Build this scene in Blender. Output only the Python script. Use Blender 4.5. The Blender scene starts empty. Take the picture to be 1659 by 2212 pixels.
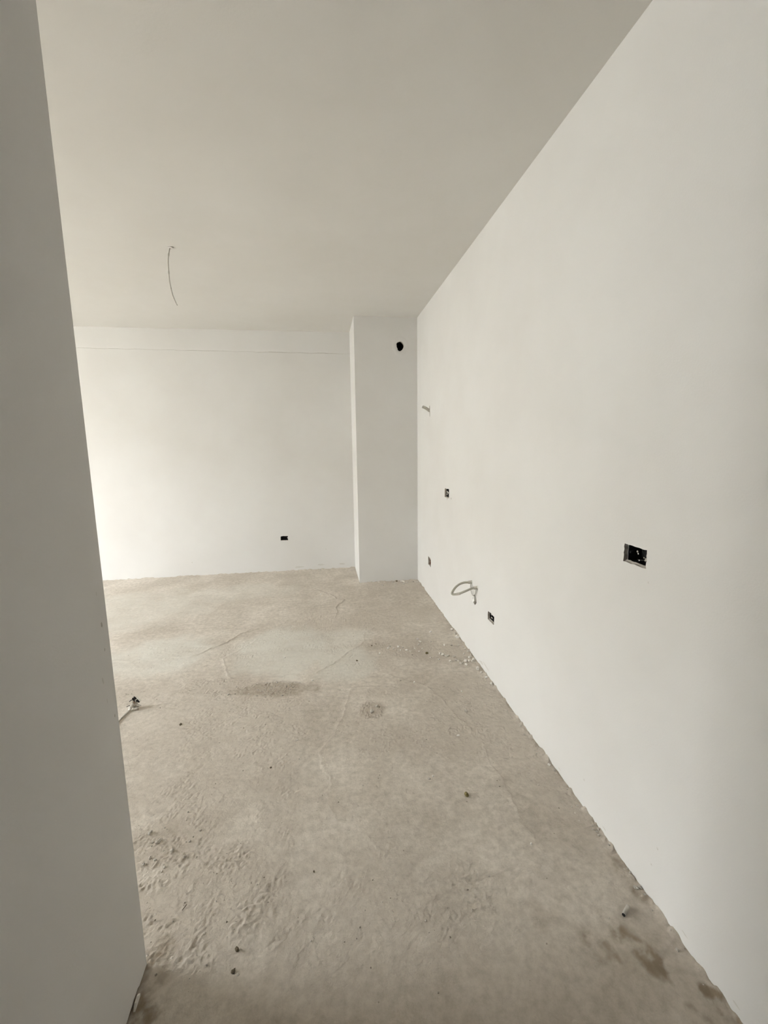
import bpy, bmesh, math, random
import numpy as np
from mathutils import Vector, Matrix, noise

random.seed(7)
rng = np.random.default_rng(7)
SC = bpy.context.scene
COL = SC.collection

# ------------------------------------------------------------------ camera
H = 2.70            # ceiling height
XR = 0.9925         # right wall
XL = -0.5367        # near left wall face
YN = 1.1054         # corner where the near left wall ends
Y1 = 4.4688         # pier front
Y2 = 5.0902         # back wall
XC = 0.3581         # pier left side
XW = -5.50          # far left (window) wall
YB = -2.60          # wall behind the camera
cam_d = bpy.data.cameras.new('camera')
cam = bpy.data.objects.new('camera', cam_d)
COL.objects.link(cam)
SC.camera = cam
yaw, pitch, roll = -0.1404, -0.1504, -0.0142
cyw, syw = math.cos(yaw), math.sin(yaw)
r0 = Vector((cyw, syw, 0)); f0 = Vector((-syw, cyw, 0)); u0 = Vector((0, 0, 1))
fw = f0*math.cos(pitch) + u0*math.sin(pitch)
up = -f0*math.sin(pitch) + u0*math.cos(pitch)
rt = r0*math.cos(roll) + up*math.sin(roll)
up = -r0*math.sin(roll) + up*math.cos(roll)
cam.matrix_world = Matrix(((rt.x, up.x, -fw.x, 0), (rt.y, up.y, -fw.y, 0), (rt.z, up.z, -fw.z, 1.4384), (0, 0, 0, 1)))
cam_d.sensor_fit = 'VERTICAL'
cam_d.sensor_height = 24.0
cam_d.lens = 937.52/2212*24.0
cam_d.clip_start = 0.02

# ------------------------------------------------------------------ light
world = bpy.data.worlds.new('overcast_sky'); SC.world = world
world.use_nodes = True
wn = world.node_tree
bg = wn.nodes['Background']
bg.inputs['Color'].default_value = (0.918, 0.958, 1.0, 1)
bg.inputs['Strength'].default_value = 10.5
SC.view_settings.view_transform = 'Standard'
SC.view_settings.look = 'None'
SC.view_settings.gamma = 1.0
SC.view_settings.use_curve_mapping = False
SC.view_settings.exposure = 1.88
SC.cycles.max_bounces = 12
SC.cycles.diffuse_bounces = 8
SC.cycles.use_denoising = True

# balcony opening in the far left wall: (y0, y1, z0, z1)
WIN = (1.55, 3.45, 0.03, 2.55)

def portal(name, loc, rot, sx, sy):
    l = bpy.data.lights.new(name, 'AREA'); l.shape = 'RECTANGLE'; l.size = sx; l.size_y = sy
    l.cycles.is_portal = True
    o = bpy.data.objects.new(name, l); COL.objects.link(o)
    o.location = loc; o.rotation_euler = rot
portal('window_portal', (XW-0.12, (WIN[0]+WIN[1])/2, (WIN[2]+WIN[3])/2), (0, -math.pi/2, 0), WIN[3]-WIN[2], WIN[1]-WIN[0])

# ------------------------------------------------------------------ helpers
def tag(o, label=None, cat=None, group=None, kind=None):
    if label: o['label'] = label
    if cat: o['category'] = cat
    if group: o['group'] = group
    if kind: o['kind'] = kind
    return o

def mesh_obj(name, bm, mats, parent=None, smooth=False):
    me = bpy.data.meshes.new(name)
    bmesh.ops.recalc_face_normals(bm, faces=bm.faces)
    bm.to_mesh(me); bm.free()
    for m in (mats if isinstance(mats, (list, tuple)) else [mats]):
        me.materials.append(m)
    if smooth:
        for p in me.polygons: p.use_smooth = True
    o = bpy.data.objects.new(name, me); COL.objects.link(o)
    if parent: o.parent = parent
    return o

def empty(name, loc, label, cat, group=None):
    o = bpy.data.objects.new(name, None); COL.objects.link(o); o.location = loc
    o.empty_display_size = 0.05
    return tag(o, label, cat, group)

def box(bm, x0, y0, z0, x1, y1, z1, mi=0):
    v = [bm.verts.new(p) for p in ((x0,y0,z0),(x1,y0,z0),(x1,y1,z0),(x0,y1,z0),(x0,y0,z1),(x1,y0,z1),(x1,y1,z1),(x0,y1,z1))]
    for f in ((0,3,2,1),(4,5,6,7),(0,1,5,4),(1,2,6,5),(2,3,7,6),(3,0,4,7)):
        fc = bm.faces.new([v[i] for i in f]); fc.material_index = mi
    return v

def tube(bm, pts, rad, seg=10, mi=0, cap=True, closed=False):
    """sweep a ring along pts; rad = float or list"""
    pts = [Vector(p) for p in pts]
    n = len(pts)
    rings = []
    ref = None
    for i, p in enumerate(pts):
        if closed: t = pts[(i+1) % n] - pts[(i-1) % n]
        else: t = pts[min(i+1, n-1)] - pts[max(i-1, 0)]
        if t.length < 1e-9: t = Vector((0, 0, 1))
        t.normalize()
        if ref is None:
            ref = t.orthogonal().normalized()
        else:
            ref = (ref - t*ref.dot(t)).normalized()
        b = t.cross(ref)
        r = rad[i] if isinstance(rad, (list, tuple)) else rad
        rings.append([bm.verts.new(p + (ref*math.cos(a) + b*math.sin(a))*r) for a in [2*math.pi*k/seg for k in range(seg)]])
    m = n if closed else n-1
    for i in range(m):
        A, B = rings[i], rings[(i+1) % n]
        for k in range(seg):
            f = bm.faces.new((A[k], A[(k+1) % seg], B[(k+1) % seg], B[k])); f.material_index = mi
    if cap and not closed:
        for r_ in (rings[0], rings[-1]):
            f = bm.faces.new(r_); f.material_index = mi

def spline(ctrl, n=8):
    P = [Vector(c) for c in ctrl]
    P = [P[0]*2-P[1]] + P + [P[-1]*2-P[-2]]
    out = []
    for i in range(1, len(P)-2):
        for k in range(n):
            t = k/n
            a, b, c, d = P[i-1], P[i], P[i+1], P[i+2]
            out.append(0.5*((2*b) + (c-a)*t + (2*a-5*b+4*c-d)*t*t + (3*b-a-3*c+d)*t**3))
    out.append(P[-2])
    return out

# ------------------------------------------------------------------ materials
def mat(name, col, rough=0.9, spec=0.3):
    m = bpy.data.materials.new(name); m.use_nodes = True
    b = m.node_tree.nodes['Principled BSDF']
    b.inputs['Base Color'].default_value = (*col, 1)
    b.inputs['Roughness'].default_value = rough
    b.inputs['Specular IOR Level'].default_value = spec
    return m

def N(m, t, **kw):
    n = m.node_tree.nodes.new(t)
    for k, v in kw.items():
        if k in n.inputs: n.inputs[k].default_value = v
        else: setattr(n, k, v)
    return n

def L(m, a, b): m.node_tree.links.new(a, b)

def mottled(m, colA, colB, scale, detail=4, bump=0.0, bscale=300, bdist=0.001, lo=0.35, hi=0.65, obj=True):
    tc = N(m, 'ShaderNodeTexCoord')
    src = tc.outputs['Object']
    n1 = N(m, 'ShaderNodeTexNoise', Scale=scale, Detail=detail, Roughness=0.6)
    L(m, src, n1.inputs['Vector'])
    cr = N(m, 'ShaderNodeValToRGB')
    cr.color_ramp.elements[0].position = lo; cr.color_ramp.elements[0].color = (*colA, 1)
    cr.color_ramp.elements[1].position = hi; cr.color_ramp.elements[1].color = (*colB, 1)
    L(m, n1.outputs['Fac'], cr.inputs['Fac'])
    b = m.node_tree.nodes['Principled BSDF']
    L(m, cr.outputs['Color'], b.inputs['Base Color'])
    if bump:
        n2 = N(m, 'ShaderNodeTexNoise', Scale=bscale, Detail=5.0, Roughness=0.6)
        L(m, src, n2.inputs['Vector'])
        n3 = N(m, 'ShaderNodeTexNoise', Scale=2.2, Detail=3.0, Roughness=0.5)
        L(m, src, n3.inputs['Vector'])
        b1 = N(m, 'ShaderNodeBump', Strength=bump, Distance=bdist)
        b2 = N(m, 'ShaderNodeBump', Strength=0.5, Distance=0.012)
        L(m, n2.outputs['Fac'], b1.inputs['Height'])
        L(m, n3.outputs['Fac'], b2.inputs['Height'])
        L(m, b2.outputs['Normal'], b1.inputs['Normal'])
        L(m, b1.outputs['Normal'], b.inputs['Normal'])
    return cr

M = {}
M['plaster'] = mat('white_plaster', (0.80, 0.79, 0.76))
mottled(M['plaster'], (0.665, 0.653, 0.634), (0.695, 0.688, 0.673), 1.6, 3, bump=0.25, bscale=160, bdist=0.0012)
M['ceiling'] = mat('ceiling_plaster', (0.78, 0.77, 0.73))
mottled(M['ceiling'], (0.655, 0.64, 0.61), (0.685, 0.674, 0.65), 1.2, 4, bump=0.3, bscale=90, bdist=0.0014)
M['mortar'] = mat('grey_mortar', (0.42, 0.39, 0.35))
mottled(M['mortar'], (0.44, 0.41, 0.37), (0.62, 0.58, 0.53), 60, 5, bump=0.6, bscale=220, bdist=0.002)
M['crumb'] = mat('mortar_crumb', (0.50, 0.47, 0.42))
mottled(M['crumb'], (0.44, 0.41, 0.36), (0.58, 0.55, 0.50), 40, 4)
M['crumb_white'] = mat('white_plaster_crumb', (0.80, 0.78, 0.73))
M['crumb_dark'] = mat('dark_crumb', (0.13, 0.105, 0.07))
M['crumb_olive'] = mat('olive_crumb', (0.17, 0.14, 0.06))
M['grit'] = mat('grit', (0.56, 0.52, 0.46))
mottled(M['grit'], (0.34, 0.30, 0.25), (0.70, 0.66, 0.60), 55, 1, lo=0.42, hi=0.58)
M['crumb_light'] = mat('pale_mortar_crumb', (0.66, 0.63, 0.58))
M['black'] = mat('black_plastic', (0.012, 0.012, 0.013), 0.6)
M['dark'] = mat('dark_recess', (0.02, 0.018, 0.017), 0.9)
M['brick'] = mat('broken_clay', (0.27, 0.15, 0.10), 0.9)
M['conduit'] = mat('grey_conduit', (0.50, 0.48, 0.43), 0.6)
M['cable'] = mat('pale_cable', (0.47, 0.455, 0.41), 0.5)
M['white'] = mat('white_plastic', (0.85, 0.85, 0.82), 0.4)
M['steel'] = mat('steel', (0.55, 0.54, 0.50), 0.35); M['steel'].node_tree.nodes['Principled BSDF'].inputs['Metallic'].default_value = 0.6
M['braid'] = mat('braided_hose', (0.44, 0.43, 0.37), 0.45)
M['copper'] = mat('copper_wire', (0.45, 0.22, 0.10), 0.4)
M['sky_block'] = mat('sky_block_render', (0.52, 0.50, 0.46))
M['ground'] = mat('outdoor_ground', (0.30, 0.29, 0.25))

# floor material driven by three vertex masks
m = mat('raw_screed', (0.40, 0.37, 0.32), 0.95, 0.2); M['floor'] = m
b = m.node_tree.nodes['Principled BSDF']
tc = N(m, 'ShaderNodeTexCoord')
att = N(m, 'ShaderNodeAttribute', attribute_name='mask')   # R rough, G pale skim, B stain and painted passage shade
sep = N(m, 'ShaderNodeSeparateColor'); L(m, att.outputs['Color'], sep.inputs['Color'])
nA = N(m, 'ShaderNodeTexNoise', Scale=2.6, Detail=7.0, Roughness=0.62, Distortion=0.4); L(m, tc.outputs['Object'], nA.inputs['Vector'])
cr = N(m, 'ShaderNodeValToRGB'); L(m, nA.outputs['Fac'], cr.inputs['Fac'])
e = cr.color_ramp.elements
e[0].position = 0.30; e[0].color = (0.485, 0.437, 0.373, 1)
e[1].position = 0.70; e[1].color = (0.665, 0.615, 0.545, 1)
nB = N(m, 'ShaderNodeTexNoise', Scale=34.0, Detail=6.0, Roughness=0.7); L(m, tc.outputs['Object'], nB.inputs['Vector'])
crB = N(m, 'ShaderNodeValToRGB'); L(m, nB.outputs['Fac'], crB.inputs['Fac'])
crB.color_ramp.elements[0].position = 0.3; crB.color_ramp.elements[0].color = (0.78, 0.77, 0.755, 1)
crB.color_ramp.elements[1].position = 0.62; crB.color_ramp.elements[1].color = (1.08, 1.08, 1.08, 1)
mx = N(m, 'ShaderNodeMix', data_type='RGBA', blend_type='MULTIPLY'); mx.inputs[0].default_value = 1.0
L(m, cr.outputs['Color'], mx.inputs[6]); L(m, crB.outputs['Color'], mx.inputs[7])
def blend(fac_socket, prev, col):
    k = N(m, 'ShaderNodeMix', data_type='RGBA', blend_type='MIX')
    L(m, fac_socket, k.inputs[0]); L(m, prev, k.inputs[6]); k.inputs[7].default_value = (*col, 1)
    return k.outputs[2]
c1 = blend(sep.outputs[0], mx.outputs[2], (0.495, 0.445, 0.38))
c2 = blend(sep.outputs[1], c1, (0.65, 0.635, 0.575))
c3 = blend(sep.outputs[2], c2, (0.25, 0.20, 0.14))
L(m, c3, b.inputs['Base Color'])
nC = N(m, 'ShaderNodeTexNoise', Scale=170.0, Detail=5.0, Roughness=0.65); L(m, tc.outputs['Object'], nC.inputs['Vector'])
nD = N(m, 'ShaderNodeTexNoise', Scale=45.0, Detail=5.0, Roughness=0.65, Distortion=0.3); L(m, tc.outputs['Object'], nD.inputs['Vector'])
bp1 = N(m, 'ShaderNodeBump', Strength=0.7, Distance=0.002); L(m, nC.outputs['Fac'], bp1.inputs['Height'])
bp2 = N(m, 'ShaderNodeBump', Strength=0.5, Distance=0.0025); L(m, nD.outputs['Fac'], bp2.inputs['Height'])
L(m, bp2.outputs['Normal'], bp1.inputs['Normal']); L(m, bp1.outputs['Normal'], b.inputs['Normal'])

# ------------------------------------------------------------------ floor (real relief)
_lat = {}
def lattice(seed, n=512):
    if seed not in _lat: _lat[seed] = np.random.default_rng(seed).random((n, n))
    return _lat[seed]
def vnoise(x, y, seed):
    g = lattice(seed); n = g.shape[0]
    xi = np.floor(x).astype(int); yi = np.floor(y).astype(int)
    fx = x-xi; fy = y-yi
    fx = fx*fx*(3-2*fx); fy = fy*fy*(3-2*fy)
    a = g[xi % n, yi % n]; b_ = g[(xi+1) % n, yi % n]; c = g[xi % n, (yi+1) % n]; d = g[(xi+1) % n, (yi+1) % n]
    return (a*(1-fx)+b_*fx)*(1-fy) + (c*(1-fx)+d*fx)*fy
def fbm(x, y, s, seed, oct=4, gain=0.5, rotk=0.5):
    out = 0; amp = 1; tot = 0
    for o in range(oct):
        ca, sa = math.cos(rotk*o+0.3), math.sin(rotk*o+0.3)
        out = out + amp*vnoise((x*ca-y*sa)*s+17.3*o+40, (x*sa+y*ca)*s+9.1*o+40, seed+o)
        tot += amp; amp *= gain; s *= 2.03
    return out/tot
def sstep(a, b_, v):
    t = np.clip((v-a)/(b_-a), 0, 1); return t*t*(3-2*t)
def blob(x, y, cx, cy, rx, ry, ang=0, wob=0.0, seed=3, soft=0.25, ws=7.0):
    ca, sa = math.cos(ang), math.sin(ang)
    u = ((x-cx)*ca + (y-cy)*sa)/rx; v = (-(x-cx)*sa + (y-cy)*ca)/ry
    d = np.sqrt(u*u+v*v) + wob*(fbm(x, y, ws, seed, 4)-0.5)*2
    return 1-sstep(1-soft, 1+soft, d)

ROUGH = [  # cx, cy, rx, ry, ang, strength, height
    (-0.34, 2.50, 0.26, 0.085, -0.15, 1.0, 0.006),
    (-0.70, 2.58, 0.28, 0.10, -0.1, 0.8, 0.004),
    (0.62, 2.86, 0.42, 0.15, -0.45, 0.6, 0.003),
    (0.22, 2.20, 0.07, 0.08, 0.0, 0.9, 0.006),
    (0.34, 2.36, 0.15, 0.06, 0.1, 0.6, 0.003),
    (-0.45, 1.26, 0.26, 0.20, 0.0, 0.9, 0.003),
    (-0.62, 1.52, 0.16, 0.12, 0.3, 0.7, 0.004),
    (-0.85, 2.15, 0.25, 0.25, 0.3, 0.35, 0.001),
    (0.80, 2.05, 0.16, 0.42, 0.15, 0.45, 0.001),
    (0.90, 1.60, 0.10, 0.35, 0.1, 0.4, 0.001),
    (0.86, 4.36, 0.16, 0.12, 0.0, 0.5, 0.003),
    (-0.24, 1.70, 0.11, 0.28, 0.2, 0.6, 0.002),
    (-0.40, 3.00, 0.30, 0.04, 0.15, 0.5, 0.002),
    (-0.12, 3.66, 0.14, 0.08, 0.0, 0.5, 0.002),
    (0.28, 2.98, 0.14, 0.05, 0.1, 0.7, 0.004),
]
PALE = [
    (-1.18, 3.10, 0.36, 0.28, 0.2, 0.7), (-0.30, 3.02, 0.34, 0.36, 0.0, 0.75), (0.12, 2.78, 0.22, 0.22, 0.3, 0.6),
    (-1.90, 4.0, 0.8, 0.5, 0.1, 0.45), (0.12, 3.15, 0.20, 0.18, 0.0, 0.5), (-0.95, 4.35, 0.6, 0.25, 0.1, 0.35),
]
STAIN = [
    (0.86, 0.93, 0.040, 0.10, 0.5, 0.60), (0.90, 0.87, 0.03, 0.06, 0.4, 0.62), (0.965, 0.79, 0.025, 0.05, 0.3, 0.9), (0.76, 0.93, 0.035, 0.08, 0.5, 0.45),
    (0.90, 0.76, 0.03, 0.05, 0.3, 0.6), (0.97, 1.12, 0.02, 0.10, 0.1, 0.5), (0.62, 1.05, 0.04, 0.06, 0, 0.2),
    (-0.51, 0.90, 0.07, 0.26, 0.0, 0.6),  # floor darkened along the foot of the near left wall
]
# thin skim layers whose edges show as small ledges (polygons; height)
SKIM = [
    ([(-0.62, 3.40), (-0.02, 3.62), (0.10, 3.60), (0.14, 4.00), (-0.1, 4.3), (-2.6, 4.4), (-2.6, 3.0), (-0.95, 3.02)], 0.0035),
    ([(0.06, 3.62), (0.30, 3.70), (0.58, 3.46), (0.30, 3.18), (0.22, 3.0), (-0.1, 2.62), (-0.62, 2.64), (-0.72, 2.95), (-0.5, 3.28)], 0.0025),
    ([(0.32, 2.62), (0.45, 2.5), (0.35, 2.42), (0.12, 2.44), (0.1, 2.3), (-0.05, 1.9), (0.0, 1.5), (0.35, 1.2), (0.75, 1.2), (0.7, 2.0), (0.6, 2.4)], 0.0018),
]
def poly_sd(x, y, P):
    d = np.full(x.shape, 1e9); inside = np.zeros(x.shape, bool)
    for i in range(len(P)):
        x0, y0 = P[i]; x1, y1 = P[(i+1) % len(P)]
        ex, ey = x1-x0, y1-y0
        t = np.clip(((x-x0)*ex+(y-y0)*ey)/(ex*ex+ey*ey), 0, 1)
        d = np.minimum(d, np.hypot(x-x0-t*ex, y-y0-t*ey))
        c = ((y0 > y) != (y1 > y)) & (x < (x1-x0)*(y-y0)/(y1-y0+1e-12)+x0)
        inside ^= c
    return np.where(inside, d, -d)

def rough_mask(x, y):
    w = fbm(x, y, 3.0, 61, 4)
    R = 0.55*sstep(0.50, 0.62, w)
    hh = np.zeros(x.shape)
    for cx, cy, rx, ry, a, s, h in ROUGH:
        bl = blob(x, y, cx, cy, rx, ry, a, 0.35, 71, 0.22, 14.0)
        R = np.maximum(R, s*bl); hh = np.maximum(hh, h*bl)
    near = sstep(0.95, 1.12, y + 0.06*(fbm(x, y, 5, 91, 3)-0.5))     # smoother in the passage
    R = R*(0.25+0.75*near)
    return R, hh
def floor_height(x, y):
    R, hh = rough_mask(x, y)
    z = 0.010*(fbm(x, y, 1.3, 11, 3)-0.5)
    z += 0.0035*(fbm(x, y*1.3, 7.0, 21, 3, 0.45)-0.5)
    # trowel scrapes, mostly across the room
    sc = fbm(x*0.45+0.3*y, y*1.6, 22, 31, 3)
    z += 0.0012*(sc-0.5)
    rid = 1-np.abs(fbm(x, y, 80, 41, 3, 0.6)-0.5)*4
    z += R*(0.35+1.3*sstep(0.35, 0.7, fbm(x, y, 19, 45, 3)))*(0.0022*(np.clip(rid, 0, 1)-0.5) + 0.0042*(fbm(x, y, 110, 51, 2)-0.5)) + hh*0.5
    pit = fbm(x, y, 55, 55, 2); z -= 0.0012*sstep(0.78, 0.86, pit)
    for P, h in SKIM:
        sd = poly_sd(x + 0.10*(fbm(x, y, 6, 81, 4)-0.5), y + 0.10*(fbm(x, y, 6, 85, 4)-0.5), P)
        z += h*sstep(-0.004, 0.004, sd) + 0.6*h*np.exp(-(sd/0.012)**2)
    # mortar swept up against the wall feet
    er = fbm(x, y, 30, 95, 4)
    for d in (XR-x, np.where(x < XC+0.02, Y2-y, 9), np.where(x > XC-0.02, np.abs(Y1-y), 9)):
        z += np.exp(-np.clip(d, 0, 1)/0.016)*0.012*sstep(0.40, 0.75, er)
    return z

def axis(parts):
    out = []
    for a, b_, s in parts:
        n = max(1, round((b_-a)/s)); out += [a+(b_-a)*i/n for i in range(n)]
    out.append(parts[-1][1]); return np.array(out)
ax = axis([(XW-0.2, -2.8, 0.12), (-2.8, -1.4, 0.012), (-1.4, -0.75, 0.006), (-0.75, XR+0.03, 0.0037)])
ay = axis([(YB-0.2, 0.68, 0.10), (0.68, 2.75, 0.0040), (2.75, 3.4, 0.007), (3.4, Y2+0.03, 0.013)])
GX, GY = np.meshgrid(ax, ay, indexing='ij')
GZ = floor_height(GX, GY)
GZ = GZ - 0.004
R_, hh_ = rough_mask(GX, GY)
G_ = np.zeros(GX.shape); B_ = np.zeros(GX.shape)
mod = 0.45+0.9*fbm(GX, GY, 9, 101, 5, 0.6)
for cx, cy, rx, ry, a, s in PALE:
    G_ = np.maximum(G_, s*blob(GX, GY, cx, cy, rx, ry, a, 0.5, 103, 0.3, 5.0))
for cx, cy, rx, ry, a, s in STAIN:
    B_ = np.maximum(B_, s*blob(GX, GY, cx, cy, rx, ry, a, 0.6, 107, 0.4, 16.0))
G_ = np.clip(G_*mod, 0, 1)
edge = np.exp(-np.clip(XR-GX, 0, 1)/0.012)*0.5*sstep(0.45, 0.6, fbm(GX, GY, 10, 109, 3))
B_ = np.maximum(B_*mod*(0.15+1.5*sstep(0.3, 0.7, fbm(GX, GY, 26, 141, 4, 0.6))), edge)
# shade and brown dirt painted over the passage; dark gritty speckle in the crusty strip
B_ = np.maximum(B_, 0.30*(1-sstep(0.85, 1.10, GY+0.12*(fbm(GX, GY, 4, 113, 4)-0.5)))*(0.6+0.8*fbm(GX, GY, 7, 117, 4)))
B_ = np.maximum(B_, 0.34*blob(GX, GY, -0.34, 2.50, 0.25, 0.075, -0.15, 0.5, 71, 0.3, 14.0)*(0.3+1.4*fbm(GX, GY, 45, 119, 2)))
for cx_, cy_, rr_ in ((0.22, 2.20, 0.06), (0.36, 2.97, 0.05), (-0.62, 1.50, 0.09)):
    B_ = np.maximum(B_, 0.18*blob(GX, GY, cx_, cy_, rr_*1.5, rr_, 0.2, 0.6, 131, 0.4, 18.0)*(0.2+1.5*fbm(GX, GY, 40, 133, 2)))
B_ = np.clip(B_, 0, 1)
nx, ny = GX.shape
co = np.stack([GX, GY, GZ], -1).reshape(-1, 3).astype(np.float32)
ii, jj = np.meshgrid(np.arange(nx-1), np.arange(ny-1), indexing='ij')
q = np.stack([ii*ny+jj, (ii+1)*ny+jj, (ii+1)*ny+jj+1, ii*ny+jj+1], -1).reshape(-1, 4).astype(np.int32)
me = bpy.data.meshes.new('floor')
me.vertices.add(len(co)); me.vertices.foreach_set('co', co.ravel())
me.loops.add(q.size); me.loops.foreach_set('vertex_index', q.ravel())
me.polygons.add(len(q)); me.polygons.foreach_set('loop_start', np.arange(0, q.size, 4, dtype=np.int32))
me.update(calc_edges=True)
me.polygons.foreach_set('use_smooth', np.ones(len(q), bool))
at = me.color_attributes.new('mask', 'FLOAT_COLOR', 'POINT')
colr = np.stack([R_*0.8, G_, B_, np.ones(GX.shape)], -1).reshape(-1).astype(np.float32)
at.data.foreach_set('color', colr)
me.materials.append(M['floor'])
floor = bpy.data.objects.new('floor', me); COL.objects.link(floor)
tag(floor, 'raw grey beige screed floor with rough patches and skim ledges', kind='structure')

def fz(x, y):
    return float(floor_height(np.array([[x]]), np.array([[y]]))[0, 0]) - 0.004

# ------------------------------------------------------------------ walls
def holed_wall(name, outer, holes, to3d, inward, mats, label, thick=0.014, outer_thick=0.0):
    """plane face with real openings; each opening gets a plaster reveal 'thick' deep"""
    bm = bmesh.new()
    def loop(pts):
        vs = [bm.verts.new(to3d(*p)) for p in pts]
        es = [bm.edges.new((vs[i], vs[(i+1) % len(vs)])) for i in range(len(vs))]
        return vs, es
    ov, edges = loop(outer)
    hl = []
    for h in holes:
        v, e_ = loop(h); hl.append(v); edges += e_
    bmesh.ops.triangle_fill(bm, use_beauty=True, use_dissolve=False, edges=edges)
    inw = Vector(inward)
    for v in hl:
        w = [bm.verts.new(x.co + inw*thick) for x in v]
        for i in range(len(v)):
            f = bm.faces.new((v[i], v[(i+1) % len(v)], w[(i+1) % len(v)], w[i])); f.material_index = 1
    o = mesh_obj(name, bm, mats)
    return tag(o, label, kind='structure')

def ragged_rect(y0, y1, z0, z1, j=0.002, n=5, seed=0, tilt=0.0):
    r = random.Random(seed); pts = []
    cs = [(y0, z0), (y1, z0+tilt), (y1, z1+tilt), (y0, z1)]
    for i in range(4):
        a, b_ = cs[i], cs[(i+1) % 4]
        for k in range(n):
            t = k/n
            pts.append((a[0]+(b_[0]-a[0])*t + r.uniform(-j, j), a[1]+(b_[1]-a[1])*t + r.uniform(-j, j)))
    return pts

# right wall with four box holes, two pipe holes, a drain hole and the conduit slot
RH = {
    'near': ragged_rect(1.187, 1.290, 1.047, 1.107, 0.0018, 6, 1),
    'mid': ragged_rect(2.362, 2.462, 0.364, 0.418, 0.002, 5, 2),
    'high': ragged_rect(3.322, 3.440, 1.020, 1.092, 0.0025, 5, 3),
    'low': ragged_rect(3.895, 4.000, 0.300, 0.378, 0.004, 5, 4),
}
def circ(y, z, r, n=14, j=0.0, seed=0):
    rr = random.Random(seed)
    return [(y+math.cos(2*math.pi*k/n)*(r+rr.uniform(-j, j)), z+math.sin(2*math.pi*k/n)*(r+rr.uniform(-j, j))) for k in range(n)]
DR = (2.700, 0.404)
holes_r = list(RH.values()) + [circ(DR[0], DR[1], 0.034, 16),
    [(3.938, 1.700), (3.946, 1.700), (3.957, 1.735), (3.968, 1.745), (3.962, 1.775), (3.958, 1.800), (3.950, 1.796), (3.946, 1.76), (3.94, 1.73)]]
holed_wall('wall_right', [(YB-0.2, -0.05), (Y1+0.1, -0.05), (Y1+0.1, H+0.02), (YB-0.2, H+0.02)], holes_r,
           lambda y, z: (XR, y, z), (1, 0, 0), [M['plaster'], M['mortar']], 'long smooth white plastered wall on the right with small openings')

# back wall: lower field, a hairline crack, and the flush beam face above it
def crack_z(x):
    base = 2.4865 + (x+2.466)*(2.467-2.4865)/(0.354+2.466)
    return base + 0.0022*math.sin(x*23) + 0.0016*math.sin(x*61+1) 
bh = ragged_rect(-0.505, -0.421, 0.365, 0.417, 0.0015, 5, 5)
bh = [(a, b_ - (0.006 if (a < -0.49 and b_ > 0.41) else 0)) for a, b_ in bh]
# small nicks in the plaster edge of this opening
bh = bh[:8] + [(-0.4275, 0.391), (-0.4290, 0.397)] + bh[8:]
xs = [XW-0.1 + (XC+0.05-XW+0.1)*i/90 for i in range(91)]
outer = [(XW-0.1, -0.05), (XC+0.05, -0.05)] + [(x, crack_z(x)) for x in reversed(xs)]
holed_wall('wall_back', outer, [bh], lambda x, z: (x, Y2, z), (0, 1, 0), [M['plaster'], M['mortar']],
           'white plastered back wall behind the pier')
bm = bmesh.new()   # beam face, 3 mm proud of the field, its soffit edge is the crack
pr = [[], [], [], []]
rr = random.Random(4)
for x in xs:
    gap = 0.0018 + 0.0026*max(0, noise.noise(Vector((x*3, 0, 0)))+0.35) + (0.0015 if -0.6 < x < 0.1 else 0)
    z = crack_z(x) + gap
    for k, (yy, zz) in enumerate(((Y2+0.006, z), (Y2+0.0002, z+0.0002), (Y2-0.0012, z+0.03), (Y2-0.0012, H+0.02))):
        pr[k].append(bm.verts.new((x, yy, zz)))
for k in range(3):
    for i in range(len(xs)-1): bm.faces.new((pr[k][i], pr[k][i+1], pr[k+1][i+1], pr[k+1][i]))
tag(mesh_obj('trim_1', bm, M['plaster']), 'shallow plastered beam band along the top of the back wall', kind='structure')
bm = bmesh.new(); box(bm, XW-0.1, Y2+0.0062, 2.44, XC+0.05, Y2+0.02, 2.53)
tag(mesh_obj('trim_2', bm, M['mortar']), 'dark mortar seen in the hairline crack', kind='structure')

# pier in the corner, front face has the round duct hole
ring = []
r7 = random.Random(8)
prof = [0.043,0.042,0.041,0.040,0.042,0.0435,0.042,0.044,0.046,0.043,0.038,0.040,0.037,0.047,0.052,0.051,0.046,0.043,0.041,0.042]
prof_n = len(prof)
duct = [(0.818 + 0.92*prof[k]*math.cos(2*math.pi*k/prof_n), 2.428 + prof[k]*math.sin(2*math.pi*k/prof_n)) for k in range(prof_n)]
# start angle 0 points to +X; the ragged notch sits at the lower left
bm = bmesh.new()
def loopv(pts, f): return [bm.verts.new(f(*p)) for p in pts]
ridge = [(0, 0), (0.005, -0.0015), (0.020, -0.0035), (0.036, -0.0025), (0.046, -0.0006), (0.052, 0.0)]
ctr = (0.818, 2.428)
def grow(p, d):
    v = Vector((p[0]-ctr[0], p[1]-ctr[1])); l = v.length; return (p[0]+v.x/l*d, p[1]+v.y/l*d)
rings = []
for d, off in ridge:
    rings.append([bm.verts.new((*((lambda g: (g[0], Y1+off, g[1]))(grow(p, d))),)) for p in duct])
for a_, b_ in zip(rings[:-1], rings[1:]):
    for i in range(prof_n): bm.faces.new((a_[i], a_[(i+1) % prof_n], b_[(i+1) % prof_n], b_[i]))
deep = [bm.verts.new((v.co.x, Y1+0.030, v.co.z)) for v in rings[0]]
for i in range(prof_n):
    f = bm.faces.new((rings[0][i], rings[0][(i+1) % prof_n], deep[(i+1) % prof_n], deep[i])); f.material_index = 1
ov = [bm.verts.new(p) for p in ((XC, Y1, -0.05), (XR+0.03, Y1, -0.05), (XR+0.03, Y1, H+0.02), (XC, Y1, H+0.02))]
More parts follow.
